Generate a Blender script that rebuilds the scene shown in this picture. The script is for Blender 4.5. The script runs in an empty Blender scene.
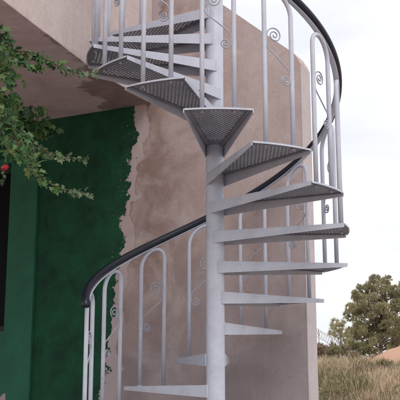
import bpy, bmesh, math, random
from mathutils import Vector, Matrix, noise
from mathutils.geometry import delaunay_2d_cdt
R_ = math.radians
random.seed(11)
S = bpy.context.scene
COL = S.collection

# ------------------------------------------------------------------ measures
RISE = 0.2                      # height of one step
STEP = 0.4622                   # angle of one step
PHI0 = -0.2053                  # left edge of the tread that points at the viewer
R_TREAD, R_RAIL, R_HOOP = 0.886, 0.851, 0.843
H_RAIL = 1.04
R_POLE = 0.062
K_TOP, K_BOT = -5, 10
FLOOR = -2.2
CAMPOS = Vector((0, -6.2958, -1.6931)); PITCH, YAW, FPX, CY = .2268, -.0161, 951.19, 180.58

def ray(px, py):                # direction of sight, used only to measure places in the world
    X, Z, Y = (px-200)/FPX, (CY-py)/FPX, 1
    c, s = math.cos(PITCH), math.sin(PITCH); y, z = c*Y-s*Z, s*Y+c*Z
    c, s = math.cos(YAW), math.sin(YAW)
    return Vector((c*X+s*y, -s*X+c*y, z))
def at_y(px, py, y):
    r = ray(px, py); return CAMPOS + r*((y-CAMPOS.y)/r.y)
W_ANG = R_(26.49); W_DIST = .98
WD = Vector((math.cos(W_ANG), -math.sin(W_ANG), 0)); WN = Vector((math.sin(W_ANG), math.cos(W_ANG), 0))
def on_wall(px, py, off=0):     # -> (s, z) on the wall plane
    r = ray(px, py); t = (W_DIST-off-WN.dot(CAMPOS))/WN.dot(r); P = CAMPOS+r*t
    return P.dot(WD), P.z

# ------------------------------------------------------------------ helpers
def link(o, parent=None):
    COL.objects.link(o)
    if parent: o.parent = parent
    return o
def mesh_obj(name, bm, mat, parent=None, smooth=False, loc=None, normals=True):
    if normals: bmesh.ops.recalc_face_normals(bm, faces=bm.faces)
    me = bpy.data.meshes.new(name); bm.to_mesh(me); bm.free()
    for m in (mat if isinstance(mat, list) else [mat]): me.materials.append(m)
    if smooth:
        for p in me.polygons: p.use_smooth = True
    o = bpy.data.objects.new(name, me)
    if loc: o.location = loc
    return link(o, parent)
def tag(o, label=None, cat=None, group=None, kind=None):
    if label: o['label'] = label
    if cat: o['category'] = cat
    if group: o['group'] = group
    if kind: o['kind'] = kind
    return o
def empty(name, loc, label, cat, group=None):
    o = bpy.data.objects.new(name, None); o.empty_display_size = .2; o.location = loc
    return tag(link(o), label, cat, group)
def tube(bm, pts, rad, n=10, cap=True, flat=None):
    """sweep a circle (or an ellipse: flat=(a,b)) along pts; rad number or list"""
    pts = [Vector(p) for p in pts]; N = len(pts)
    rads = rad if isinstance(rad, (list, tuple)) else [rad]*N
    T = []
    for i in range(N):
        a = pts[max(0, i-1)]; b = pts[min(N-1, i+1)]; T.append((b-a).normalized())
    ref = Vector((0, 0, 1)) if abs(T[0].z) < .9 else Vector((1, 0, 0))
    u = (ref - T[0]*ref.dot(T[0])).normalized(); rings = []
    for i in range(N):
        u = (u - T[i]*u.dot(T[i])).normalized(); v = T[i].cross(u)
        if flat:
            z = Vector((0, 0, 1)); v = T[i].cross(z).normalized(); uu = v.cross(T[i]); a, b = flat
        else: uu, a, b = u, rads[i], rads[i]
        rings.append([bm.verts.new(pts[i] + uu*math.cos(2*math.pi*k/n)*a + v*math.sin(2*math.pi*k/n)*b) for k in range(n)])
    for i in range(N-1):
        for k in range(n):
            bm.faces.new((rings[i][k], rings[i][(k+1) % n], rings[i+1][(k+1) % n], rings[i+1][k]))
    if cap: bm.faces.new(rings[0]); bm.faces.new(rings[-1])
    return rings
def prism(bm, poly, z0, z1):
    a = [bm.verts.new((x, y, z0)) for x, y in poly]; b = [bm.verts.new((x, y, z1)) for x, y in poly]
    n = len(poly)
    bm.faces.new(a); bm.faces.new(b)
    for i in range(n): bm.faces.new((a[i], a[(i+1) % n], b[(i+1) % n], b[i]))
def box(bm, x0, x1, y0, y1, z0, z1): prism(bm, [(x0, y0), (x1, y0), (x1, y1), (x0, y1)], z0, z1)

# ------------------------------------------------------------------ materials
def new_mat(name):
    m = bpy.data.materials.new(name); m.use_nodes = True
    nt = m.node_tree; b = nt.nodes['Principled BSDF']; return m, nt, b
def nd(nt, t, **kw):
    n = nt.nodes.new(t)
    for k, v in kw.items():
        if k in n.inputs: n.inputs[k].default_value = v
        else: setattr(n, k, v)
    return n
def noise_n(nt, scale, detail=6, rough=.6, vec=None, dist=0):
    n = nd(nt, 'ShaderNodeTexNoise'); n.inputs['Scale'].default_value = scale; n.inputs['Detail'].default_value = detail
    n.inputs['Roughness'].default_value = rough; n.inputs['Distortion'].default_value = dist
    if vec is not None: nt.links.new(vec, n.inputs['Vector'])
    return n.outputs['Fac']
def ramp(nt, fac, a, b, ca=(0, 0, 0, 1), cb=(1, 1, 1, 1)):
    r = nd(nt, 'ShaderNodeValToRGB'); r.color_ramp.elements[0].position = a; r.color_ramp.elements[1].position = b
    r.color_ramp.elements[0].color = ca; r.color_ramp.elements[1].color = cb
    nt.links.new(fac, r.inputs[0]); return r.outputs[0]
def mix(nt, fac, a, b, mode='MIX'):
    m = nd(nt, 'ShaderNodeMix', data_type='RGBA', blend_type=mode)
    for sock, v in ((m.inputs[0], fac), (m.inputs[6], a), (m.inputs[7], b)):
        if hasattr(v, 'is_output'): nt.links.new(v, sock)
        else: sock.default_value = v if not isinstance(v, tuple) else (*v[:3], 1)
    return m.outputs[2]
def mth(nt, op, a, b=0, c=None):
    m = nd(nt, 'ShaderNodeMath', operation=op)
    for s, v in zip(m.inputs, (a, b, c)):
        if v is None: continue
        if hasattr(v, 'is_output'): nt.links.new(v, s)
        else: s.default_value = v
    return m.outputs[0]
def objco(nt): return nd(nt, 'ShaderNodeTexCoord').outputs['Object']
def bump(nt, b, h, strength=.3, dist=.01):
    n = nd(nt, 'ShaderNodeBump'); n.inputs['Strength'].default_value = strength; n.inputs['Distance'].default_value = dist
    nt.links.new(h, n.inputs['Height']); nt.links.new(n.outputs[0], b.inputs['Normal'])

def paint(name, col, rough=.45, grime=.25, rust=False):
    m, nt, b = new_mat(name); co = objco(nt)
    n1 = noise_n(nt, 5, 8, .65, co); n2 = noise_n(nt, 60, 4, .6, co)
    c = mix(nt, ramp(nt, n1, .45, .75), col, tuple(x*(1-grime) for x in col))
    c = mix(nt, ramp(nt, n2, .62, .78), c, tuple(x*(1-grime*1.2)*f for x, f in zip(col, (1.0, .93, .85))))
    if rust:
        mpv = nd(nt, 'ShaderNodeMapping'); mpv.inputs['Scale'].default_value = (26, 26, 3.2); nt.links.new(co, mpv.inputs[0])
        run = ramp(nt, noise_n(nt, 1, 7, .7, mpv.outputs[0]), .60, .74)
        c = mix(nt, mth(nt, 'MULTIPLY', run, .30), c, (.36, .31, .28))
        sp_ = mth(nt, 'MULTIPLY', ramp(nt, noise_n(nt, 38, 6, .7, co), .66, .70), ramp(nt, noise_n(nt, 3.1, 3, .5, co), .5, .6))
        c = mix(nt, mth(nt, 'MULTIPLY', sp_, .75), c, (.20, .095, .05))
    nt.links.new(c, b.inputs['Base Color']); b.inputs['Roughness'].default_value = rough
    bump(nt, b, n2, .12, .002); return m
M_STEEL = paint('steel_paint', (.585, .61, .715), rust=True)
M_SHEET_SHADED = paint('shaded_sheet_paint', (.235, .235, .28), .5, .3)  # same steel paint, darkened to carry the shade of the tread undersides
M_POLE = paint('pole_paint', (.585, .61, .715), .42, rust=True)
M_SCROLL = paint('scroll_iron', (.44, .45, .53), .5)
m, nt, b = new_mat('black_rail'); b.inputs['Base Color'].default_value = (.006, .010, .024, 1); b.inputs['Roughness'].default_value = .38
bump(nt, b, noise_n(nt, 30, 4, .6, objco(nt)), .1, .003); M_RAIL = m

def plaster(name, base, stains, green_edge=None, damp=None):
    """object space: x along the wall, z up"""
    m, nt, b = new_mat(name); co = objco(nt)
    sep = nd(nt, 'ShaderNodeSeparateXYZ'); nt.links.new(co, sep.inputs[0])
    big = noise_n(nt, 1.6, 5, .55, co, .6); mid = noise_n(nt, 5.5, 6, .6, co); fine = noise_n(nt, 45, 6, .7, co); grit = noise_n(nt, 230, 3, .6, co)
    c = mix(nt, ramp(nt, big, .38, .68), base, tuple(x*y for x, y in zip(base, stains)))
    c = mix(nt, mth(nt, 'MULTIPLY', ramp(nt, mid, .5, .72), .55), c, tuple(x*y*.82 for x, y in zip(base, stains)))
    c = mix(nt, mth(nt, 'MULTIPLY', ramp(nt, noise_n(nt, 9, 7, .7, co, .4), .55, .66), .35), c, tuple(min(1, x*1.22) for x in base))
    c = mix(nt, mth(nt, 'MULTIPLY', ramp(nt, fine, .35, .7), .25), c, (.22, .17, .16))
    h = mth(nt, 'ADD', mth(nt, 'MULTIPLY', fine, .7), mth(nt, 'MULTIPLY', grit, .35))
    if green_edge is not None:
        # rust-brown blotches of the old render
        reg = mth(nt, 'MINIMUM', mth(nt, 'MAXIMUM', mth(nt, 'SUBTRACT', 1.3, mth(nt, 'MULTIPLY', mth(nt, 'SUBTRACT', sep.outputs['X'], green_edge), 1.2)), .15), 1)
        c = mix(nt, mth(nt, 'MULTIPLY', ramp(nt, noise_n(nt, 2.6, 6, .62, co, .6), .36, .58), mth(nt, 'MULTIPLY', reg, .85)), c, (.27, .175, .155))
        c = mix(nt, mth(nt, 'MULTIPLY', ramp(nt, noise_n(nt, 13, 6, .7, co, .6), .60, .74), .4), c, (.25, .165, .14))
        # brown damp under the overhang, old streaks, a few hairline cracks
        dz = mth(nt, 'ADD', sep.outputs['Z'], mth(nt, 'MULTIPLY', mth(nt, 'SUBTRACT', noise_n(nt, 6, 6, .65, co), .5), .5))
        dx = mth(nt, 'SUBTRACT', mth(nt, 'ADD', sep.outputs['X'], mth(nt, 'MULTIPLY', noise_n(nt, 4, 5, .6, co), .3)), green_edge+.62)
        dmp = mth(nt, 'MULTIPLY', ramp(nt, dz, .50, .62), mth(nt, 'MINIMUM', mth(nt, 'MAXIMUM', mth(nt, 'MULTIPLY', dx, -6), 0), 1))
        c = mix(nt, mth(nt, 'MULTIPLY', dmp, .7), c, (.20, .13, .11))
        mpv = nd(nt, 'ShaderNodeMapping'); mpv.inputs['Scale'].default_value = (9, 9, .8); nt.links.new(co, mpv.inputs[0])
        c = mix(nt, mth(nt, 'MULTIPLY', ramp(nt, noise_n(nt, 1, 6, .7, mpv.outputs[0], .2), .55, .75), .35), c, (.33, .255, .235))
        vor = nd(nt, 'ShaderNodeTexVoronoi', feature='DISTANCE_TO_EDGE'); vor.inputs['Scale'].default_value = 1.3
        ad = nd(nt, 'ShaderNodeVectorMath', operation='ADD'); nz = nd(nt, 'ShaderNodeTexNoise'); nz.inputs['Scale'].default_value = 4; nz.inputs['Detail'].default_value = 6
        nt.links.new(co, nz.inputs['Vector']); sc_ = nd(nt, 'ShaderNodeVectorMath', operation='SCALE'); sc_.inputs['Scale'].default_value = .5
        nt.links.new(nz.outputs['Color'], sc_.inputs[0]); nt.links.new(co, ad.inputs[0]); nt.links.new(sc_.outputs[0], ad.inputs[1]); nt.links.new(ad.outputs[0], vor.inputs['Vector'])
        crk = mth(nt, 'MULTIPLY', mth(nt, 'LESS_THAN', vor.outputs['Distance'], .0022), ramp(nt, noise_n(nt, 1.1, 2, .5, co), .54, .60))
        c = mix(nt, mth(nt, 'MULTIPLY', crk, .35), c, (.12, .09, .08)); h = mth(nt, 'SUBTRACT', h, mth(nt, 'MULTIPLY', crk, .6))
        low = mth(nt, 'MINIMUM', mth(nt, 'MAXIMUM', mth(nt, 'MULTIPLY_ADD', mth(nt, 'ADD', sep.outputs['Z'], mth(nt, 'MULTIPLY', noise_n(nt, 2.2, 5, .6, co), 1.0)), -1.1, -.05), 0), 1)
        c = mix(nt, mth(nt, 'MULTIPLY', low, .5), c, (.30, .27, .295))      # dimmer light on the lower render, put into its colour as grey
        # distance to the ragged edge of the paint, and a band of newer render beside it
        wob = mth(nt, 'ADD', mth(nt, 'MULTIPLY', mth(nt, 'SUBTRACT', noise_n(nt, 3.2, 2, .5, co), .5), .30),
                  mth(nt, 'MULTIPLY', mth(nt, 'SUBTRACT', noise_n(nt, 11, 8, .62, co), .5), .30))
        xx = mth(nt, 'SUBTRACT', sep.outputs['X'], mth(nt, 'MULTIPLY', mth(nt, 'ADD', sep.outputs['Z'], .15), .125))
        e = mth(nt, 'SUBTRACT', mth(nt, 'ADD', xx, wob), green_edge)
        wob2 = mth(nt, 'MULTIPLY', mth(nt, 'SUBTRACT', noise_n(nt, 3.0, 3, .5, co), .5), .42)
        e2 = mth(nt, 'SUBTRACT', mth(nt, 'ADD', xx, wob2), green_edge+.115)
        band = mth(nt, 'SUBTRACT', 1, mth(nt, 'MULTIPLY_ADD', e2, 60, .5)); band = mth(nt, 'MULTIPLY', mth(nt, 'MINIMUM', mth(nt, 'MAXIMUM', band, 0), 1), .7)
        c = mix(nt, band, c, (.56, .47, .48))
        rim = mth(nt, 'MULTIPLY', mth(nt, 'LESS_THAN', mth(nt, 'ABSOLUTE', mth(nt, 'SUBTRACT', e2, .01)), .007), mth(nt, 'MULTIPLY', ramp(nt, noise_n(nt, 6, 4, .6, co), .42, .62), .5))
        c = mix(nt, rim, c, (.25, .175, .155))
        g = mth(nt, 'MINIMUM', mth(nt, 'MAXIMUM', mth(nt, 'MULTIPLY_ADD', e, -90, .5), 0), 1)
        flake = ramp(nt, noise_n(nt, 75, 3, .7, co), .73, .77)
        near = mth(nt, 'MINIMUM', mth(nt, 'MAXIMUM', mth(nt, 'MULTIPLY_ADD', e, 5, .8), .0), 1)
        fl2 = mth(nt, 'MULTIPLY', ramp(nt, noise_n(nt, 42, 6, .75, co), .58, .66), near)
        g = mth(nt, 'MULTIPLY', g, mth(nt, 'SUBTRACT', 1, mth(nt, 'MAXIMUM', mth(nt, 'MULTIPLY', flake, .6), fl2)))
        gn = ramp(nt, noise_n(nt, 4.5, 9, .75, co, .3), .34, .66, (.004, .090, .038, 1), (.002, .030, .016, 1))
        c = mix(nt, g, c, gn); h = mth(nt, 'ADD', h, mth(nt, 'MULTIPLY', g, .5))
        h = mth(nt, 'ADD', h, mth(nt, 'MULTIPLY', band, .5))
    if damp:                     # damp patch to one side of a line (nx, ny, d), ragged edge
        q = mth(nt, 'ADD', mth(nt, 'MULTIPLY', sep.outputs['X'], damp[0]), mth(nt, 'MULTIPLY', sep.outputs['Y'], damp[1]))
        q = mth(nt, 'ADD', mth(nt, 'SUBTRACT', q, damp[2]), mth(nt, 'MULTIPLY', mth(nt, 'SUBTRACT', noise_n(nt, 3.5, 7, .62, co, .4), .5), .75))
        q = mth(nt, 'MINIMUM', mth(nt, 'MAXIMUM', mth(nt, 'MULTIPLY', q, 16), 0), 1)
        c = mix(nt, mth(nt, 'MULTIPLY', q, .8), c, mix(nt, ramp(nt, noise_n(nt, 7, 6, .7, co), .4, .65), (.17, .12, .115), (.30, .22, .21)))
    nt.links.new(c, b.inputs['Base Color']); b.inputs['Roughness'].default_value = .9
    bump(nt, b, h, .45, .006); return m
GE = on_wall(124, 230)[0]
M_WALL = plaster('old_plaster', (.64, .54, .53), (.87, .81, .80), GE)
M_UPPER = plaster('pale_plaster', (.72, .62, .60), (.93, .88, .84))
M_PATCH = plaster('bare_plaster', (.50, .38, .40), (.72, .64, .64))
HX, HY = (WD*GE+WN*W_DIST).x, (WD*GE+WN*W_DIST).y
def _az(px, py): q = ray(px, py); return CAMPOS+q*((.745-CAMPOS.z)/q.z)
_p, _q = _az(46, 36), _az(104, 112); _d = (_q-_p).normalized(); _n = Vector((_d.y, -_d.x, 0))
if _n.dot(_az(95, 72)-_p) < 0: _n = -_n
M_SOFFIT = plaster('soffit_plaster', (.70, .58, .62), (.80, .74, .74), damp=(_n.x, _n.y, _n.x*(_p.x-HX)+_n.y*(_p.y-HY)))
M_END = plaster('corner_plaster', (.60, .54, .55), (.92, .9, .9))
m, nt, b = new_mat('green_wall_paint'); co = objco(nt)
c = mix(nt, ramp(nt, noise_n(nt, 4, 6, .6, co), .35, .7), (.014, .135, .074), (.012, .095, .055))
c = mix(nt, mth(nt, 'MULTIPLY', ramp(nt, noise_n(nt, 60, 4, .7, co), .66, .72), .5), c, (.2, .25, .22))
nt.links.new(c, b.inputs['Base Color']); b.inputs['Roughness'].default_value = .75; bump(nt, b, noise_n(nt, 40, 5, .7, co), .35, .005); M_GREEN = m
m, nt, b = new_mat('dark_glass'); b.inputs['Base Color'].default_value = (.002, .002, .003, 1); b.inputs['Roughness'].default_value = .5; M_GLASS = m
b.inputs['Specular IOR Level'].default_value = .1
M_FRAME = paint('window_frame_paint', (.008, .012, .012), .6)

def leafy(name, cols, rough=.5, trans=.25):
    m, nt, b = new_mat(name)
    g = nd(nt, 'ShaderNodeNewGeometry'); r = nd(nt, 'ShaderNodeValToRGB')
    el = r.color_ramp.elements
    while len(el) < len(cols): el.new(.5)
    for i, cc in enumerate(cols): el[i].position = i/(len(cols)-1); el[i].color = (*cc, 1)
    nt.links.new(g.outputs['Random Per Island'], r.inputs[0])
    c = mix(nt, mth(nt, 'MULTIPLY', ramp(nt, noise_n(nt, .9, 3, .5, objco(nt)), .4, .62), .45), r.outputs[0], tuple(x*.7 for x in cols[0]))
    nt.links.new(c, b.inputs['Base Color']); b.inputs['Roughness'].default_value = rough
    if trans:
        t = nd(nt, 'ShaderNodeBsdfTranslucent'); nt.links.new(c, t.inputs[0]); ms = nd(nt, 'ShaderNodeMixShader'); ms.inputs[0].default_value = trans
        nt.links.new(b.outputs[0], ms.inputs[1]); nt.links.new(t.outputs[0], ms.inputs[2])
        nt.links.new(ms.outputs[0], nt.nodes['Material Output'].inputs[0])
    return m
M_IVY = leafy('ivy_leaves', [(.008, .036, .010), (.022, .095, .025), (.05, .17, .035), (.20, .33, .12), (.012, .055, .016), (.10, .24, .06), (.26, .30, .10)], .48)
M_TIP = leafy('young_leaves', [(.12, .17, .09), (.17, .22, .12), (.07, .13, .06)], .45)
M_PINE = leafy('pine_needles', [(.30, .28, .15), (.44, .40, .23), (.58, .52, .32), (.35, .33, .18)], .6, .15)
M_BUSHG = leafy('shrub_green', [(.15, .145, .065), (.23, .215, .10), (.32, .29, .15)], .6, .15)
M_BUSHB = leafy('shrub_brown', [(.28, .18, .13), (.36, .26, .18), (.23, .20, .11), (.44, .31, .25)], .7, .15)
M_GRASS = leafy('dry_grass', [(.60, .43, .30), (.70, .54, .37), (.50, .43, .25), (.74, .60, .44), (.58, .40, .30)], .8, .2)
M_BARK = paint('bark', (.14, .095, .07), .9, .5)
M_STEM = paint('stem', (.10, .075, .04), .8, .4)
m, nt, b = new_mat('petals'); b.inputs['Base Color'].default_value = (.36, .012, .022, 1); b.inputs['Roughness'].default_value = .5; M_PETAL = m
def earth(name, a, b2, sc):
    m, nt, b = new_mat(name); co = objco(nt)
    c = mix(nt, ramp(nt, noise_n(nt, sc, 8, .65, co), .35, .65), a, b2)
    c = mix(nt, mth(nt, 'MULTIPLY', ramp(nt, noise_n(nt, sc*9, 5, .7, co), .5, .7), .5), c, tuple(x*.6 for x in a))
    nt.links.new(c, b.inputs['Base Color']); b.inputs['Roughness'].default_value = .95
    bump(nt, b, noise_n(nt, sc*12, 6, .7, co), .6, .05); return m
M_EARTH = earth('dry_earth', (.36, .26, .20), (.48, .36, .28), .5)
M_SAND = earth('orange_earth', (.68, .40, .28), (.56, .33, .23), 1.3)
M_CONC = earth('concrete', (.30, .27, .25), (.38, .35, .33), 1.2)
M_WIRE = paint('galvanised', (.55, .55, .56), .5)

# ------------------------------------------------------------------ ground
def smooth(a, b, x):
    t = min(1, max(0, (x-a)/(b-a))); return t*t*(3-2*t)
def terrain(x, y):
    z = -2.3 - 1.1*smooth(-3.6, -6.0, y)
    z += 1.50*smooth(4.5, 26, y) - 2.6*smooth(29, 60, y)
    z += .30*smooth(2.0, 6.0, x)*smooth(12, 26, y)
    z += .22*math.exp(-((x-2.2)/1.6)**2-((y-20)/3.0)**2)
    k = smooth(6, 12, y)
    z += k*(.22*noise.noise(Vector((x*.35, y*.3, 1.3))) + .08*noise.noise(Vector((x*1.3, y*1.1, 4))))
    return z
bm = bmesh.new()
xs = [-300, -150, -60, -30, -15] + [-10+i*.5 for i in range(0, 65)] + [26, 40, 80, 160, 300]
ys = [-300, -100, -40, -15] + [-9+i*.5 for i in range(0, 110)] + [52, 70, 100, 180, 400, 900]
grid = [[bm.verts.new((x, y, terrain(x, y))) for x in xs] for y in ys]
for j in range(len(ys)-1):
    for i in range(len(xs)-1): bm.faces.new((grid[j][i], grid[j][i+1], grid[j+1][i+1], grid[j+1][i]))
tag(mesh_obj('ground', bm, M_EARTH, smooth=True), kind='structure')
bm = bmesh.new(); box(bm, -3.2, 2.4, -3.2, 2.6, -2.5, FLOOR)
tag(mesh_obj('patio', bm, M_CONC), kind='structure')

# ------------------------------------------------------------------ spiral staircase
stair = empty('spiral_staircase', (0, 0, FLOOR), 'pale grey steel spiral staircase with perforated wedge treads, looped balusters and a black handrail', 'staircase')
def sp(name, bm, mat, parent=stair, smooth=False):
    o = mesh_obj(name, bm, mat, parent, smooth); return o
OFF = Vector((0, 0, -FLOOR))      # parts are modelled in world heights, the root sits on the floor
def drop(bm): bmesh.ops.translate(bm, verts=bm.verts, vec=OFF)

bm = bmesh.new(); zt = -K_TOP*RISE+1.1
tube(bm, [(0, 0, FLOOR), (0, 0, FLOOR+.01), (0, 0, zt-.01), (0, 0, zt)], [R_POLE-.001, R_POLE-.001, R_POLE-.001, R_POLE-.004], 40)
drop(bm); o = sp('central_pole', bm, M_POLE, smooth=True)
bm = bmesh.new()
tube(bm, [(0, 0, FLOOR), (0, 0, FLOOR+.012)], .14, 40)
drop(bm); sp('base_plate', bm, M_STEEL)
bm = bmesh.new()
for i in range(9):
    for sg in (0,):
        pass
    a0 = i*math.pi/16
prof = [(R_POLE+.006, 0), (R_POLE+.006, .03), (R_POLE*.9, .055), (R_POLE*.6, .075), (.02, .088), (.001, .09)]
rr = [[bm.verts.new((r*math.cos(a*math.pi/12), r*math.sin(a*math.pi/12), zt+z)) for a in range(24)] for r, z in prof]
for i in range(len(rr)-1):
    for k in range(24): bm.faces.new((rr[i][k], rr[i][(k+1) % 24], rr[i+1][(k+1) % 24], rr[i+1][k]))
drop(bm); sp('pole_cap', bm, M_POLE, smooth=True)

half = STEP/2
def tread_outline(inset=0.):
    """plan of a wedge tread, x radial, y tangential"""
    cx, cy = R_TREAD*math.cos(half), R_TREAD*math.sin(half)
    x0 = .02
    pts = [(x0, -R_POLE-.001), ]
    n = 8
    for i in range(n+1):
        a = -half + 2*half*i/n; pts.append((R_TREAD*math.cos(a), R_TREAD*math.sin(a)))
    pts.append((x0, R_POLE+.001)); return pts
def edge_y(x):                   # half width of the tread at x
    t = (x-.02)/(R_TREAD*math.cos(half)-.02); return (R_POLE+.001)*(1-t)+R_TREAD*math.sin(half)*t
def make_sheet():
    pts = [Vector(p) for p in tread_outline()]; n0 = len(pts)
    edges = [(i, (i+1) % n0) for i in range(n0)]; holes = []
    p = .0262; rad = .0072; row = 0; x = .19
    while x < R_TREAD-.055:
        y0 = 0 if row % 2 == 0 else p/2; j = -9
        while j < 10:
            y = y0+j*p; j += 1
            if abs(y) < edge_y(x)-.040 and math.hypot(x, y) < R_TREAD-.05:
                b0 = len(pts); holes.append((x, y))
                for k in range(8):
                    a = 2*math.pi*(k+.5)/8; pts.append(Vector((x+rad*math.cos(a), y+rad*math.sin(a))))
                edges += [(b0+k, b0+(k+1) % 8) for k in range(8)]
        x += p*.9; row += 1
    V, E_, F, _, _, _ = delaunay_2d_cdt(pts, edges, [], 1, 1e-6)
    bm = bmesh.new(); vs = [bm.verts.new((v.x, v.y, 0)) for v in V]
    for f in F:
        c = sum((V[i] for i in f), Vector((0, 0)))/len(f)
        if any((c.x-h[0])**2+(c.y-h[1])**2 < (rad*.9)**2 for h in holes): continue
        bm.faces.new([vs[i] for i in f])
    bmesh.ops.recalc_face_normals(bm, faces=bm.faces)
    ret = bmesh.ops.extrude_face_region(bm, geom=bm.faces[:])
    bmesh.ops.translate(bm, verts=[g for g in ret['geom'] if isinstance(g, bmesh.types.BMVert)], vec=(0, 0, -.0028))
    x1, y1 = R_TREAD*math.cos(half), R_TREAD*math.sin(half)
    for sg in (1, -1):           # inward lip of the side angles, under the sheet
        a = Vector((.06, sg*(R_POLE-.002))); b_ = Vector((x1-.01, sg*(y1-.002)))
        w = .026; d = (b_-a).normalized(); n = Vector((-d.y, d.x))*(-sg)*w
        prism(bm, [tuple(a), tuple(b_), tuple(b_+n), tuple(a+n)], -.008, -.0045)
    return bm
def plate(bm, p0, p1, zt0, zb0, zt1, zb1, th, side):
    """vertical plate from p0 to p1 (plan), own top/bottom at each end, thickness to 'side'"""
    p0, p1 = Vector((*p0, 0)), Vector((*p1, 0)); d = (p1-p0).normalized(); n = Vector((-d.y, d.x, 0))*side*th
    q = []
    for base in (Vector((0, 0, 0)), n):
        q.append([bm.verts.new(p0+base+Vector((0, 0, zt0))), bm.verts.new(p1+base+Vector((0, 0, zt1))),
                  bm.verts.new(p1+base+Vector((0, 0, zb1))), bm.verts.new(p0+base+Vector((0, 0, zb0)))])
    bm.faces.new(q[0]); bm.faces.new(q[1][::-1])
    for i in range(4): bm.faces.new((q[0][i], q[0][(i+1) % 4], q[1][(i+1) % 4], q[1][i]))
def make_flange():
    bm = bmesh.new(); x1, y1 = R_TREAD*math.cos(half), R_TREAD*math.sin(half)
    for sg in (1, -1):
        plate(bm, (.004, sg*(R_POLE-.0025)), (x1, sg*(y1+.0025)), .0015, -.078, .0015, -.024, .0055, sg)
        tube(bm, [(.002, sg*(R_POLE+.001), -.078), (.002, sg*(R_POLE+.001), .0)], .0048, 8)
        tube(bm, [(.010, sg*(R_POLE-.001), .003), (.06, sg*.03, .003)], .004, 6)
    N = 8; prev = None
    for i in range(N):
        a0, a1 = -half+2*half*i/N, -half+2*half*(i+1)/N; r = R_TREAD+.002
        plate(bm, (r*math.cos(a0), r*math.sin(a0)), (r*math.cos(a1), r*math.sin(a1)), .001, -.010, .001, -.010, .004, -1)
    for f in (-.25, .25):
        a = f*STEP; c = Vector((R_HOOP*math.cos(a), R_HOOP*math.sin(a), 0))
        tube(bm, [c+Vector((0, 0, -.016)), c+Vector((0, 0, -.004))], .0095, 6)
    return bm
proto_sheet = make_sheet(); proto_fl = make_flange()
tread = sp('tread', proto_sheet, M_SHEET_SHADED); flange = sp('tread_flange', proto_fl, M_STEEL, tread)

# baluster: a hairpin bent from one bar, with an S-scroll between its legs; built about tread angle 0
def cyl(s, z, r=R_HOOP): a = s/R_HOOP; return Vector((r*math.cos(a), r*math.sin(a), z))
LEG = .25*STEP*R_HOOP; SL = RISE/(STEP*R_HOOP)*.95; TOP = H_RAIL-.047; ARC = .105
def hoop_z(s): return TOP - ARC*(1-math.sqrt(max(0, 1-(s/LEG)**2))) - SL*s*(.9)
bm = bmesh.new(); P = [cyl(-LEG, .001), cyl(-LEG, .4)]
for i in range(0, 25):
    t = math.pi*(1-i/24); s = LEG*math.cos(t); P.append(cyl(s, hoop_z(s)))
P += [cyl(LEG, .4), cyl(LEG, .001)]
tube(bm, P, .0148, 12)
for sg in (-1, 1):
    tube(bm, [cyl(sg*LEG, .0005), cyl(sg*LEG, .008)], .021, 12)
hoop = sp('baluster', bm, M_STEEL, smooth=True)
bm = bmesh.new()
def spiral(cs, cz, r0, r1, a0, turns, n=44):
    out = []
    for i in range(n+1):
        t = i/n; r = r0+(r1-r0)*t**.85; a = a0+turns*2*math.pi*t; out.append((cs+r*math.cos(a), cz+r*math.sin(a)))
    return out
# seen from outside: the big curl springs from the left leg at the top, the small one from the right leg below
big = spiral(-LEG+.013+.057, .705, .056, .007, math.pi*1.12, -2.1)
small = spiral(LEG-.013-.038, .425, .037, .006, math.pi*.10, -1.9)
tube(bm, [cyl(s, z) for s, z in [(-LEG+.014, .635)]+big], .0046, 7)
tube(bm, [cyl(s, z) for s, z in [(LEG-.014, .475)]+small], .0046, 7)
tube(bm, [cyl(s, z) for s, z in [(-LEG+.013, .675), (-LEG+.015, .645), (-LEG+.028, .615), (LEG-.028, .50), (LEG-.016, .475), (LEG-.013, .445)]], .0046, 7)
scroll = sp('scroll', bm, M_SCROLL, hoop, smooth=True)

def ang(k, f=.5): return PHI0+(k+f)*STEP          # from the viewer's side towards +x
def place(o, k):
    a = ang(k); o.rotation_euler = (0, 0, a-math.pi/2); o.location = Vector((0, 0, -k*RISE))+OFF
first = True
for k in range(K_TOP, K_BOT+1):
    for root in (tread, hoop):
        if first: c = root
        else:
            c = link(root.copy(), stair)
            for ch in root.children:
                g = link(ch.copy(), c)
        place(c, k)
    first = False

def helix(j0, j1, r, dz, n):
    out = []
    for i in range(n+1):
        j = j0+(j1-j0)*i/n; a = PHI0+j*STEP
        out.append(Vector((r*math.sin(a), -r*math.cos(a), -(j-.5)*RISE+dz)))
    return out
bm = bmesh.new(); J1 = 11.05
pts = helix(K_TOP, J1, R_RAIL, H_RAIL, 260)
pts.append(pts[-1]+(pts[-1]-pts[-2]).normalized()*.02+Vector((0, 0, -.018)))
pts.append(pts[-1]+Vector((0, 0, -.018)))
tube(bm, pts, [.0265]*(len(pts)-1)+[.022], 16)
drop(bm); sp('handrail', bm, M_RAIL, smooth=True)
bm = bmesh.new()
tube(bm, helix(K_TOP, J1-.25, R_HOOP-.004, H_RAIL-.031, 240), 0, 8, flat=(.0045, .019))
drop(bm); sp('rail_bar', bm, M_STEEL, smooth=True)

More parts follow.
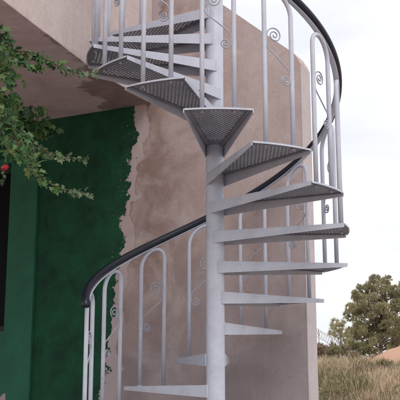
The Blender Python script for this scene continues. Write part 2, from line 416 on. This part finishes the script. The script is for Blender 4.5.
# ------------------------------------------------------------------ house
house = empty('house', WD*on_wall(124, 230)[0]+WN*W_DIST+Vector((0, 0, FLOOR)), 'pink plastered house with dark green painted patch, sloping wall top and overhanging upper storey', 'house')
H0 = Vector(house.location)
def wallframe(o):                # the wall's own frame: x along it, z up
    o.matrix_local = Matrix.Translation(-H0+WN*W_DIST) @ Matrix.Rotation(-W_ANG, 4, 'Z'); return o
def slab_sz(poly, y0, y1):       # polygon (s,z) extruded in depth, y>0 goes into the wall
    bm = bmesh.new(); a = [bm.verts.new((s, y0, z)) for s, z in poly]; b = [bm.verts.new((s, y1, z)) for s, z in poly]; n = len(poly)
    bm.faces.new(a); bm.faces.new(b)
    for i in range(n): bm.faces.new((a[i], a[(i+1) % n], b[(i+1) % n], b[i]))
    return bm
s_r, _ = on_wall(303.5, 200); _, z_r = on_wall(303, 60); sa, za = on_wall(222.5, 4.5); sb, zb = on_wall(300, 57.5)
slope = (za-zb)/(sb-sa)
sw0, sw1 = on_wall(9.5, 250)[0]-1.15, on_wall(9.5, 250)[0]; zw0 = on_wall(9.5, 331)[1]; zw1 = on_wall(20, 163)[1]
zt_l = za+slope*1.6; s_l = sa-1.6
poly = [(-7.5, -2.4), (s_r, -2.4), (s_r, zb-.05), (s_r-.012, zb-.018), (s_r-.05, zb+slope*(sb-s_r+.05)), (s_l, zt_l), (-7.5, zt_l)]
TH = .19
# wall with the window opening: strips round the hole share one mesh
bm = bmesh.new()
def quadpoly(bm, poly):
    a = [bm.verts.new((s, 0, z)) for s, z in poly]; b = [bm.verts.new((s, TH, z)) for s, z in poly]; n = len(poly)
    bm.faces.new(a); bm.faces.new(b)
    for i in range(n): bm.faces.new((a[i], a[(i+1) % n], b[(i+1) % n], b[i]))
from mathutils.geometry import tessellate_polygon
outer = poly; inner = [(sw0, zw0), (sw1, zw0), (sw1, zw1), (sw0, zw1)]
allp = outer+inner
tris = tessellate_polygon([[Vector((s, z, 0)) for s, z in outer], [Vector((s, z, 0)) for s, z in inner]])
fa = [bm.verts.new((s, 0, z)) for s, z in allp]; fb = [bm.verts.new((s, TH, z)) for s, z in allp]
for t in tris: bm.faces.new([fa[i] for i in t]); bm.faces.new([fb[i] for i in t])
no = len(outer)
for i in range(no): bm.faces.new((fa[i], fa[(i+1) % no], fb[(i+1) % no], fb[i]))
for i in range(4): bm.faces.new((fa[no+i], fa[no+(i+1) % 4], fb[no+(i+1) % 4], fb[no+i]))
wallframe(mesh_obj('wall', bm, M_WALL, house))
# paler rendered end of the wall
bm = slab_sz([(s_r+.0, -2.4), (s_r+.006, -2.4), (s_r+.006, zb-.06), (s_r, zb-.055)], -.002, TH+.002)
wallframe(mesh_obj('wall_end', bm, M_END, house))
# window
win = mesh_obj('window', slab_sz([(sw0+.02, zw0+.0), (sw1-.0, zw0), (sw1, zw0+.05), (sw0+.02, zw0+.05)], .075, .125), M_FRAME, house); wallframe(win)
bm = bmesh.new()
for a, b2, c, d in ((sw0, sw0+.06, zw0+.05, zw1), (sw1-.06, sw1, zw0+.05, zw1), (sw0+.06, sw1-.06, zw1-.06, zw1), (sw0+.55, sw0+.6, zw0+.05, zw1-.06)):
    box(bm, a, b2, .08, .12, c, d)
mesh_obj('frame', bm, M_FRAME, win)
bm = bmesh.new(); box(bm, sw0+.06, sw1-.06, .098, .104, zw0+.05, zw1-.06); mesh_obj('pane', bm, M_GLASS, win)
# raised green surround
so = on_wall(34.5, 300)[0]; g = .028
bm = bmesh.new()
z0 = -2.2+.0; chip_s, chip_z = on_wall(9, 388)
box(bm, sw1+.0, so, -g, -.001, -2.199, zw1+.05)
box(bm, sw0-.22, sw1-.001, -g, -.001, -2.199, zw0-.001)
box(bm, sw0-.22, sw0-.001, -g, -.001, zw0, zw1+.05)
box(bm, sw0, sw1-.001, -g, -.001, zw1+.001, zw1+.05)
bmesh.ops.subdivide_edges(bm, edges=[e for e in bm.edges if e.calc_length() > .3], cuts=30)
rd = random.Random(3)
for v in bm.verts:
    if abs(v.co.x-so) < 1e-4: v.co.x += rd.uniform(-.003, .003)
wallframe(mesh_obj('window_surround', bm, M_GREEN, house))
# bare patch of plaster where the green has come off
bm = bmesh.new(); cs, cz = on_wall(2, 402, .03)
vs = [bm.verts.new((cs+dx, -g-.0015, cz+dz)) for dx, dz in ((-.14, -.15), (.07, -.16), (.066, -.05), (.035, .02), (.03, .075), (-.005, .06), (-.03, .03), (-.1, .0), (-.15, -.03))]
bm.faces.new(vs); wallframe(mesh_obj('bare_patch', bm, M_PATCH, house))

# overhanging upper storey
ZS = .745
def at_z(px, py, z): r = ray(px, py); return CAMPOS+r*((z-CAMPOS.z)/r.z)
A_ = at_z(0, -2, ZS); M_ = at_z(94, 70.5, ZS); B_ = at_z(153, 102.6, ZS); dr = (A_-M_).normalized()
C_ = B_+Vector((0, .05, 0)); F_ = M_+dr*3.6; G_ = F_-WD*6.5; Hh = B_-WD*6.0  # unseen front and left reach of the overhang extended to shade the wall
# keep the back just inside the wall's face
def push(p): d = p.dot(WN)-(W_DIST-.003); return p-WN*d
C_, Hh = push(C_), push(Hh)
poly2 = [(p.x-H0.x, p.y-H0.y) for p in (C_, M_, F_, G_, Hh)]
bm = bmesh.new(); prism(bm, poly2, ZS+.007-H0.z, 3.3-H0.z)
upper = mesh_obj('upper_storey', bm, M_UPPER, house)
bm = bmesh.new(); ctr = Vector((sum(p[0] for p in poly2)/5, sum(p[1] for p in poly2)/5))
prism(bm, [tuple(Vector(p)+(ctr-Vector(p)).normalized()*.0) for p in poly2], ZS-H0.z, ZS+.006-H0.z)
# slightly chipped lower arris
bmesh.ops.subdivide_edges(bm, edges=bm.edges[:], cuts=5, use_grid_fill=True)
mesh_obj('soffit', bm, M_SOFFIT, house)

# ------------------------------------------------------------------ climbing plant
def lobed_leaf(bm, c, size, d, up, rd):
    """five-lobed leaf: c = stalk end, d = leaf direction, up = face normal"""
    d = d.normalized(); n = (up-d*up.dot(d)).normalized(); s = d.cross(n)
    prof = [(0, 0, 0), (.34, -.10, .02), (.50, .18, .0), (.26, .30, .05), (.40, .66, -.02), (.17, .62, .04), (0, 1.05, -.08)]
    fold = rd.uniform(.05, .35); curl = rd.uniform(-.1, .35)
    def P(x, y, z): return c+size*(s*x+d*y+n*(z+abs(x)*fold-curl*y*y*.4))
    L = [bm.verts.new(P(-x, y, z)) for x, y, z in prof[1:-1]]; Rr = [bm.verts.new(P(x, y, z)) for x, y, z in prof[1:-1]]
    a = bm.verts.new(P(0, 0, 0)); m1 = bm.verts.new(P(0, .35, 0)); m2 = bm.verts.new(P(0, .65, 0)); t = bm.verts.new(P(0, 1.05, -.08))
    for side in (L, Rr):
        bm.faces.new((a, side[0], side[1], m1)); bm.faces.new((m1, side[1], side[2])); bm.faces.new((m1, side[2], side[3], m2)); bm.faces.new((m2, side[3], side[4])); bm.faces.new((m2, side[4], t))
rd = random.Random(5)
plant = empty('climbing_plant', (-1.75, -1.7, -2.2), 'leafy climbing plant with lobed green leaves trailing in from the left, one red flower', 'plant')
PL = Vector(plant.location)
leaves, tips, stems = bmesh.new(), bmesh.new(), bmesh.new()
def vine(pts, y0, y1, lsize, dens, tipfrac=.75, rad=.004, hang=.5):
    """pts in sight coordinates, turned into places at depth y0..y1"""
    P = []
    for i, (px, py) in enumerate(pts):
        t = i/(len(pts)-1); P.append(at_y(px, py, y0+(y1-y0)*t))
    Q = []
    for i in range(len(P)-1):
        p0, p1, p2, p3 = P[max(0, i-1)], P[i], P[i+1], P[min(len(P)-1, i+2)]
        for k in range(6):
            t = k/6
            Q.append(.5*((2*p1)+(p2-p0)*t+(2*p0-5*p1+4*p2-p3)*t*t+(3*p1-p0-3*p2+p3)*t**3))
    Q.append(P[-1])
    tube(stems, [q-PL for q in Q], [rad*(1.2-.9*i/len(Q)) for i in range(len(Q))], 6)
    L = sum((Q[i+1]-Q[i]).length for i in range(len(Q)-1)); n = int(L*dens); acc = 0; tgt = 0
    for m_ in range(n):
        f = (m_+rd.random())/n*(len(Q)-1); i = min(int(f), len(Q)-2); p = Q[i].lerp(Q[i+1], f-i)
        T = (Q[i+1]-Q[i]).normalized(); fr = f/(len(Q)-1)
        side = rd.choice((-1, 1)); out = Vector((rd.uniform(-.6, .6), rd.uniform(-1, .3), side*rd.uniform(.1, 1)-hang)).normalized()
        st = rd.uniform(.006, .03)*(1.3-fr); q = p+out*st
        tube(stems, [p-PL, q-PL], .0009, 4, cap=False)
        sz = lsize*.92*(1.15-.5*fr)*rd.uniform(.45, 1.35)
        nrm = Vector((rd.uniform(-.8, .8), -1+rd.uniform(-.3, .6), rd.uniform(0, 1.3)))
        dd = (out+T*rd.uniform(0, .9)+Vector((0, 0, -.35*hang))).normalized()
        lobed_leaf(tips if fr > tipfrac+rd.uniform(-.12, .12) else leaves, q-PL, sz, dd, nrm, rd)
    # tendril tip
    return Q
Y = -1.75
vine([(-22, 12), (0, 33), (14, 50), (32, 52), (50, 62), (66, 68), (80, 71), (97, 73)], Y, Y+.1, .052, 135, .62)
vine([(-22, 22), (-4, 40), (12, 58), (28, 64), (44, 66)], Y-.1, Y, .050, 130, 1.2)
vine([(-18, 15), (-4, 24), (6, 32), (14, 42)], Y, Y+.1, .045, 120, 1.2)
vine([(-20, 60), (-3, 70), (8, 75), (20, 79), (27, 84)], Y-.05, Y, .048, 80, 1.1)
vine([(4, 52), (7, 66), (11, 82), (14, 98), (15, 112)], Y+.15, Y+.9, .055, 75, 2, hang=.8)
vine([(-20, 104), (-2, 112), (10, 120), (24, 133), (34, 142), (48, 152), (60, 156), (74, 158), (89, 160)], Y-.05, Y, .044, 110, .6)
vine([(-15, 110), (0, 122), (14, 128), (28, 136), (38, 148)], Y-.1, Y, .046, 130, 1.2)
vine([(10, 128), (22, 150), (34, 170), (46, 181), (60, 188), (76, 191), (91, 194)], Y-.05, Y, .044, 110, .6)
vine([(20, 140), (30, 158), (38, 172), (46, 186)], Y-.1, Y-.05, .05, 110, 1.2)
vine([(-20, 95), (0, 104), (10, 130), (6, 150), (4, 170), (2, 182)], Y, Y+.1, .052, 45, 2, hang=.9)
# leaves further in, in the shade of the overhang
for i in range(4):
    x0 = rd.uniform(-15, 6); y0 = rd.uniform(98, 150)
    vine([(x0-10, y0-14), (x0+4, y0-4), (x0+18, y0+rd.uniform(-4, 8)), (x0+34+rd.uniform(0, 16), y0+rd.uniform(4, 14))], -.1+rd.uniform(-.2, .4), .4+rd.uniform(-.2, .3), .085, 90, 2, hang=.7)
for i in range(2):
    x0 = rd.uniform(-12, 2); y0 = rd.uniform(85, 108)
    vine([(x0-10, y0-4), (x0+6, y0), (x0+18, y0+8), (x0+28, y0+16)], -.2, .2, .08, 90, 2, hang=.7)
for pts in ([(2, 104), (18, 108), (34, 114), (50, 120)], [(10, 112), (26, 118), (44, 124), (58, 130)], [(-6, 118), (12, 122), (30, 130), (50, 136)]):
    vine(pts, .35, .55, .085, 80, 2, hang=.6)
for pts in ([(-20, 44), (-8, 56), (4, 66), (10, 84)], [(-16, 30), (-4, 44), (4, 58), (6, 76)], [(-18, 98), (-6, 108), (8, 116), (18, 128)], [(-16, 106), (-4, 118), (12, 130), (24, 144)], [(-14, 116), (2, 134), (12, 150), (20, 160)]):
    vine(pts, Y+.1, Y+.3, .05, 120, 2, hang=.7)
# the woody stems that carry it, rising from the ground outside the picture
for dx, top in ((0, (-22, 18)), (.05, (-20, 100)), (-.06, (-18, 62))):
    e = at_y(*top, Y)
    Q = [Vector((-1.75+dx, -1.7+dx, -2.2)), Vector((-1.70+dx, -1.72, -1.3)), Vector((-1.62-dx, -1.7, -.4)), e.lerp(Vector((-1.62, -1.7, -.2)), .4), e]
    tube(stems, [q-PL for q in Q], [.022, .018, .014, .009, .005], 8)
mesh_obj('stem', stems, M_STEM, plant, True, normals=False)
mesh_obj('foliage', leaves, M_IVY, plant, normals=False)
mesh_obj('young_foliage', tips, M_TIP, plant, normals=False)
bm = bmesh.new(); fc = at_y(5, 167.5, Y-.06)-PL
bmesh.ops.create_icosphere(bm, subdivisions=1, radius=.006, matrix=Matrix.Translation(fc))
for i in range(22):
    a = rd.uniform(0, 6.28); t = rd.uniform(.2, 1.3)
    d = Vector((math.cos(a)*1.5, rd.uniform(-.7, .1), math.sin(a)*.55))
    lobed_leaf(bm, fc+Vector((rd.uniform(-.003, .003), 0, rd.uniform(-.002, .002))), rd.uniform(.014, .022), d, Vector((0, -1, .4)), rd)
mesh_obj('flower', bm, M_PETAL, plant, normals=False)

# ------------------------------------------------------------------ trees and shrubs on the slope
def blade(bm, c, d, L, w, rd):
    s = d.cross(Vector((rd.uniform(-1, 1), rd.uniform(-1, 1), rd.uniform(-1, 1)))).normalized()*w*.5
    bm.faces.new([bm.verts.new(c-s), bm.verts.new(c+s), bm.verts.new(c+d*L+s*.3), bm.verts.new(c+d*L-s*.3)])
def unit(rd):
    z = rd.uniform(-1, 1); a = rd.uniform(0, 6.283); r = math.sqrt(1-z*z); return Vector((r*math.cos(a), r*math.sin(a), z))
def tuft_cloud(bm, c, rx, rz, tufts, per, L, w, rd, up=.35):
    for _ in range(tufts):
        v = unit(rd)*(rd.uniform(.25, 1)**.5); p = c+Vector((v.x*rx, v.y*rx, v.z*rz)); axis = (v+Vector((0, 0, up))).normalized()
        for _ in range(per):
            d = (axis*.9+unit(rd)*.9).normalized(); blade(bm, p+unit(rd)*L*.25, d, L*rd.uniform(.6, 1.2), w, rd)
def tree(name, label, cat, base, clumps, mat, trunk_r, rd, L=.12, w=.014, tufts=34, per=16, group=None, lean=0, up=.35):
    t = empty(name, base, label, cat, group); B = Vector(base)
    tr, cr = bmesh.new(), bmesh.new()
    ctr = sum((c[0] for c in clumps), Vector())/len(clumps)-B; top = max(c[0].z for c in clumps)-B.z
    ax = [Vector((0, 0, -.1)), Vector((ctr.x*.3, ctr.y*.3, top*.25)), Vector((ctr.x*.7, ctr.y*.7, top*.55)), Vector((ctr.x, ctr.y, top*.92))]
    tube(tr, ax, [trunk_r, trunk_r*.8, trunk_r*.55, trunk_r*.15], 8)
    for c, rx, rz in clumps:
        p = c-B; f = min(.9, max(.1, p.z/top*.75)); k = f*3; i = min(int(k), 2); a = ax[i].lerp(ax[i+1], k-i)
        m = a.lerp(p, .5)+Vector((0, 0, -.06*top*rd.random()))
        tube(tr, [a, m, p], [trunk_r*.25, trunk_r*.17, trunk_r*.06], 5)
        for _ in range(3): tube(tr, [m.lerp(p, .4), p+Vector((rd.uniform(-1, 1)*rx, rd.uniform(-1, 1)*rx, rd.uniform(-.5, 1)*rz))*.8], [trunk_r*.12, trunk_r*.04], 4)
        tuft_cloud(cr, p, rx*1.12, rz*1.12, int(tufts*(rx/.35)**1.5), per, L, w, rd, up)
    mesh_obj('trunk', tr, M_BARK, t, True, normals=False); mesh_obj('crown', cr, mat, t, normals=False)
    return t
rd = random.Random(21)
def px_clumps(lst, y, dy, jitter=.0):
    out = []
    for px, py, r in lst:
        yy = y+rd.uniform(-dy, dy); P = at_y(px, py, yy); s = (yy+6.3)/FPX
        out.append((P, r*s, r*s*.85))
    return out
TY = 33
lst = [(376, 279, 5), (371, 287, 6), (382, 286, 6.5), (388, 281, 4.5), (364, 292, 5), (357, 298, 6), (366, 300, 7), (377, 297, 7), (389, 294, 7), (397, 292, 5.5), (352, 306, 5), (360, 309, 7), (371, 310, 7),
       (384, 307, 7), (396, 305, 7), (406, 298, 7), (351, 315, 5.5), (361, 321, 6.5), (374, 323, 6), (368, 331, 5.5), (357, 333, 5), (408, 312, 8), (420, 303, 8), (416, 290, 7), (405, 286, 5), (388, 320, 5.5), (384, 332, 6), (412, 324, 8)]
bs = at_y(380, 360, TY); bs.z = terrain(bs.x, TY)
tree('pine_tree', 'tall rounded olive green pine standing highest on the slope beyond the wall', 'tree', bs, px_clumps([(a+rd.uniform(-1.5, 1.5), b_+rd.uniform(-1.5, 1.5), r_*rd.uniform(.8, 1.15)) for a, b_, r_ in lst]+[(rd.uniform(352, 420), rd.uniform(294, 346), rd.uniform(2.5, 4.5)) for _ in range(60)]+[(rd.uniform(348, 400), rd.uniform(326, 350), rd.uniform(3, 4.5)) for _ in range(22)]+[(rd.uniform(354, 372), rd.uniform(286, 298), 2.2) for _ in range(5)], TY, .9), M_PINE, .085, rd, L=.085, w=.014, tufts=190, per=19)
lst = [(335, 322, 3.2), (340, 327, 3.5), (333, 328, 2.6), (344, 332, 3.5), (338, 335, 4), (347, 338, 4), (343, 322, 1.8), (331, 333, 2), (350, 344, 4)]
bs = at_y(343, 360, TY-2); bs.z = terrain(bs.x, TY-2)
tree('young_pine', 'small thin pine leaning left between the wall and the tall pine', 'tree', bs, px_clumps(lst, TY-2, .4), M_PINE, .05, rd, L=.13, w=.014, tufts=110, per=16)
lst = [(386, 326, 6), (396, 321, 6), (406, 322, 7), (391, 335, 6), (401, 332, 7), (411, 334, 7), (382, 338, 5), (397, 342, 6)]
bs = at_y(397, 360, TY-3.5); bs.z = terrain(bs.x, TY-3.5)
tree('round_bush', 'dense green bush in front of the tall pine at the right edge', 'bush', bs, px_clumps(lst, TY-3.5, .6), M_BUSHG, .07, rd, L=.12, w=.02, tufts=50, per=14)
# low shrubs along the crest
SH = [(318, 352, 9, 26, 0, 'reddish brown low shrub against the end of the wall'), (328, 351, 8, 27.5, 0, 'brown twiggy shrub under the pale lattice fence'),
      (338, 352, 8, 26, 1, 'olive low shrub below the small leaning pine'), (348, 350, 7, 27.5, 0, 'brown shrub right of the olive shrub below the leaning pine'),
      (359, 346, 7, 27, 1, 'green shrub at the left foot of the tall pine'), (369, 349, 7, 26.5, 1, 'green shrub at the foot of the tall pine beside the earth mound'),
      (355, 357, 6, 24.5, 0, 'low brown shrub in the dry grass before the tall pine'), (384, 364, 6, 18, 2, 'grey green low shrub in front of the orange earth mound'),
      (398, 368, 5, 17, 1, 'small green shrub at the right edge below the earth mound')]
for px, py, r, y, kk, lab in SH:
    bs = at_y(px, py+r, y); bs.z = terrain(bs.x, y)
    gy = py+r
    while at_y(px, gy, y).z > bs.z and gy < 400: gy += .5      # how far down the ground lies
    l = [(px, py, r*.62)]+[(px+rd.uniform(-1, 1)*r, py+rd.uniform(-.55, .5)*r, r*rd.uniform(.3, .55)) for _ in range(8)]
    l += [(px+rd.uniform(-1.1, 1.1)*r, rd.uniform(py, gy-1), r*rd.uniform(.35, .5)) for _ in range(7)]
    tree('shrub', lab, 'shrub', bs, px_clumps(l, y, .25), [M_BUSHB, M_BUSHG, M_BUSHG][kk], .03, rd, L=.10, w=.018, tufts=55, per=11, group='low shrubs along the crest of the slope', up=.8)

# orange earth mound
bm = bmesh.new(); mc = at_y(420, 352, 24); mz = terrain(mc.x, 24); top = at_y(420, 341, 24).z-mz
NR, NA = 14, 40; rows = []
for i in range(NR+1):
    r = i/NR; ring = []
    for k in range(NA):
        a = 2*math.pi*k/NA; rr_ = r*2.1*(1+.15*noise.noise(Vector((math.cos(a), math.sin(a), 2))))
        x, y = rr_*math.cos(a), rr_*math.sin(a)*1.2
        z = (top+.12)*(1-r*r)**1.1*(1+.12*noise.noise(Vector((x*2.2, y*2.2, 5)))) + (terrain(mc.x+x, 24+y)-mz)-.12+.04*noise.noise(Vector((x*6, y*6, 1)))
        ring.append(bm.verts.new((x, y, z)))
    rows.append(ring)
for i in range(NR):
    for k in range(NA): bm.faces.new((rows[i][k], rows[i][(k+1) % NA], rows[i+1][(k+1) % NA], rows[i+1][k]))
bmesh.ops.remove_doubles(bm, verts=bm.verts, dist=1e-4)
mo = mesh_obj('earth_mound', bm, M_SAND, smooth=True, loc=(mc.x, 24, mz)); tag(mo, 'bare orange earth mound at the right edge before the green bush', 'mound')

# pale lattice fence running down behind the shrubs
fence = empty('lattice_fence', (0, 0, 0), 'pale grey lattice fence slanting down behind the shrubs beside the wall end', 'fence')
F0, F1 = at_y(306, 322, 34), at_y(346, 346, 31); F0b, F1b = at_y(306, 330, 34), at_y(346, 354, 31)
fence.location = F0b; FL = Vector(F0b)
bm = bmesh.new(); tube(bm, [F0-FL, F1-FL], .014, 6); tube(bm, [F0b-FL, F1b-FL], .014, 6); mesh_obj('rail', bm, M_WIRE, fence)
bm = bmesh.new(); N = 18
for i in range(N):
    a, b2 = i/N, (i+1)/N
    tube(bm, [F0.lerp(F1, a)-FL, F0b.lerp(F1b, b2)-FL], .008, 4); tube(bm, [F0b.lerp(F1b, a)-FL, F0.lerp(F1, b2)-FL], .008, 4)
mesh_obj('lattice', bm, M_WIRE, fence)
for i in range(4):
    t = i/3; p = F0.lerp(F1, t); bm = bmesh.new(); tube(bm, [Vector((p.x, p.y, terrain(p.x, p.y)-.1))-FL, p+Vector((0, 0, .03))-FL], .022, 6); mesh_obj('post', bm, M_WIRE, fence)

# small bushy weeds scattered through the grass
rd = random.Random(77); bm = bmesh.new(); bm2 = bmesh.new()
for i in range(260):
    y = rd.uniform(9, 25); x = rd.uniform((y+6.3)*.105, (y+6.3)*.225)
    if (x-mc.x)**2+((y-24)/1.2)**2 < 4: continue
    c = Vector((x, y, terrain(x, y)+.08)); rr_ = rd.uniform(.10, .34)
    tuft_cloud(bm if rd.random() < .5 else bm2, c, rr_, rr_*.8, int(26*rr_/.2), 7, .07, .013, rd, 1.0)
tag(mesh_obj('weeds', bm, M_BUSHG, normals=False), 'low olive weeds scattered through the dry grass', 'weeds', kind='stuff')
tag(mesh_obj('dead_weeds', bm2, M_BUSHB, normals=False), 'low brown dead weeds scattered through the dry grass', 'weeds', kind='stuff')

# dry grass
bm = bmesh.new(); rd = random.Random(9); cnt = 0
while cnt < 5200:
    y = 6+rd.random()**.8*22; x = rd.uniform(.9, 9.5)
    lx = (y+6.3)*.085
    if x < lx or x > (y+6.3)*.26+.5: continue
    if (x-mc.x)**2+((y-24)/1.2)**2 < 4: continue
    dn = noise.noise(Vector((x*.8, y*.5, 9)))
    if dn < -.22 and rd.random() < .8: continue
    cnt += 1; green = noise.noise(Vector((x*.9, y*.45, 31))) > .12
    z = terrain(x, y); c = Vector((x, y, z-.02)); hh = rd.uniform(.10, .32)*(1.1+1.3*dn)
    for _ in range(rd.randint(7, 13)):
        d = (Vector((0, 0, 1))+unit(rd)*.5); d.z = abs(d.z)+.3; d.normalize()
        p = c+Vector((rd.uniform(-.1, .1), rd.uniform(-.1, .1), 0)); L = hh*rd.uniform(.6, 1.3); s = Vector((rd.uniform(-1, 1), rd.uniform(-.6, .6), 0)).normalized()*.007
        q = p+d*L*.6; e = q+(d+Vector((rd.uniform(-.6, .6), rd.uniform(-.6, .6), -.1))).normalized()*L*.45
        v = [bm.verts.new(p-s), bm.verts.new(p+s), bm.verts.new(q+s*.8), bm.verts.new(q-s*.8), bm.verts.new(e)]
        mi = 1 if green and rd.random() < .6 else (2 if rd.random() < .12 else 0)
        bm.faces.new(v[:4]).material_index = mi; bm.faces.new((v[3], v[2], v[4])).material_index = mi
tag(mesh_obj('dry_grass', bm, [M_GRASS, M_BUSHG, M_BUSHB], normals=False), 'dry tan grass covering the slope beyond the wall', 'grass', kind='stuff')

# ------------------------------------------------------------------ sky, sun, camera
SUN_EL, SUN_AZ = R_(50), R_(22)      # azimuth: from straight behind the viewer towards the right
sdir = Vector((math.sin(SUN_AZ)*math.cos(SUN_EL), -math.cos(SUN_AZ)*math.cos(SUN_EL), math.sin(SUN_EL)))
w = bpy.data.worlds.new('World'); S.world = w; w.use_nodes = True; nt = w.node_tree
bg = nt.nodes['Background']; sky = nd(nt, 'ShaderNodeTexSky', sky_type='NISHITA'); sky.sun_disc = False
sky.sun_elevation = SUN_EL; sky.sun_rotation = math.atan2(sdir.x, sdir.y)
co = nd(nt, 'ShaderNodeTexCoord').outputs['Generated']
mp = nd(nt, 'ShaderNodeMapping'); mp.inputs['Scale'].default_value = (1, 1, 2.6); nt.links.new(co, mp.inputs[0])
cl = ramp(nt, noise_n(nt, 2.2, 5, .5, mp.outputs[0]), .3, .75, (.84, .84, .84, 1), (.97, .97, .97, 1))
cc = mix(nt, ramp(nt, noise_n(nt, 5.0, 5, .55, mp.outputs[0], .3), .44, .74), (12.0, 12.0, 12.1), (9.9, 10.2, 11.0))
c = mix(nt, cl, sky.outputs[0], cc); nt.links.new(c, bg.inputs['Color']); bg.inputs['Strength'].default_value = .085
L = bpy.data.lights.new('sun', 'SUN'); L.energy = 1.15; L.angle = R_(28); L.color = (1, .965, .92)
lo = bpy.data.objects.new('sun', L); link(lo); lo.rotation_euler = sdir.to_track_quat('Z', 'Y').to_euler(); lo.location = sdir*30

cam = bpy.data.cameras.new('camera'); co_ = bpy.data.objects.new('camera', cam); link(co_)
co_.location = CAMPOS; co_.rotation_euler = (math.pi/2+PITCH, 0, -YAW)
cam.sensor_width = 36; cam.lens = FPX/400*36; cam.shift_y = -(200-CY)/400; cam.clip_start = .05; cam.clip_end = 3000
S.camera = co_
S.render.engine = 'CYCLES'
S.view_settings.view_transform = 'Standard'; S.view_settings.look = 'None'; S.view_settings.exposure = 0.16; S.view_settings.gamma = 1
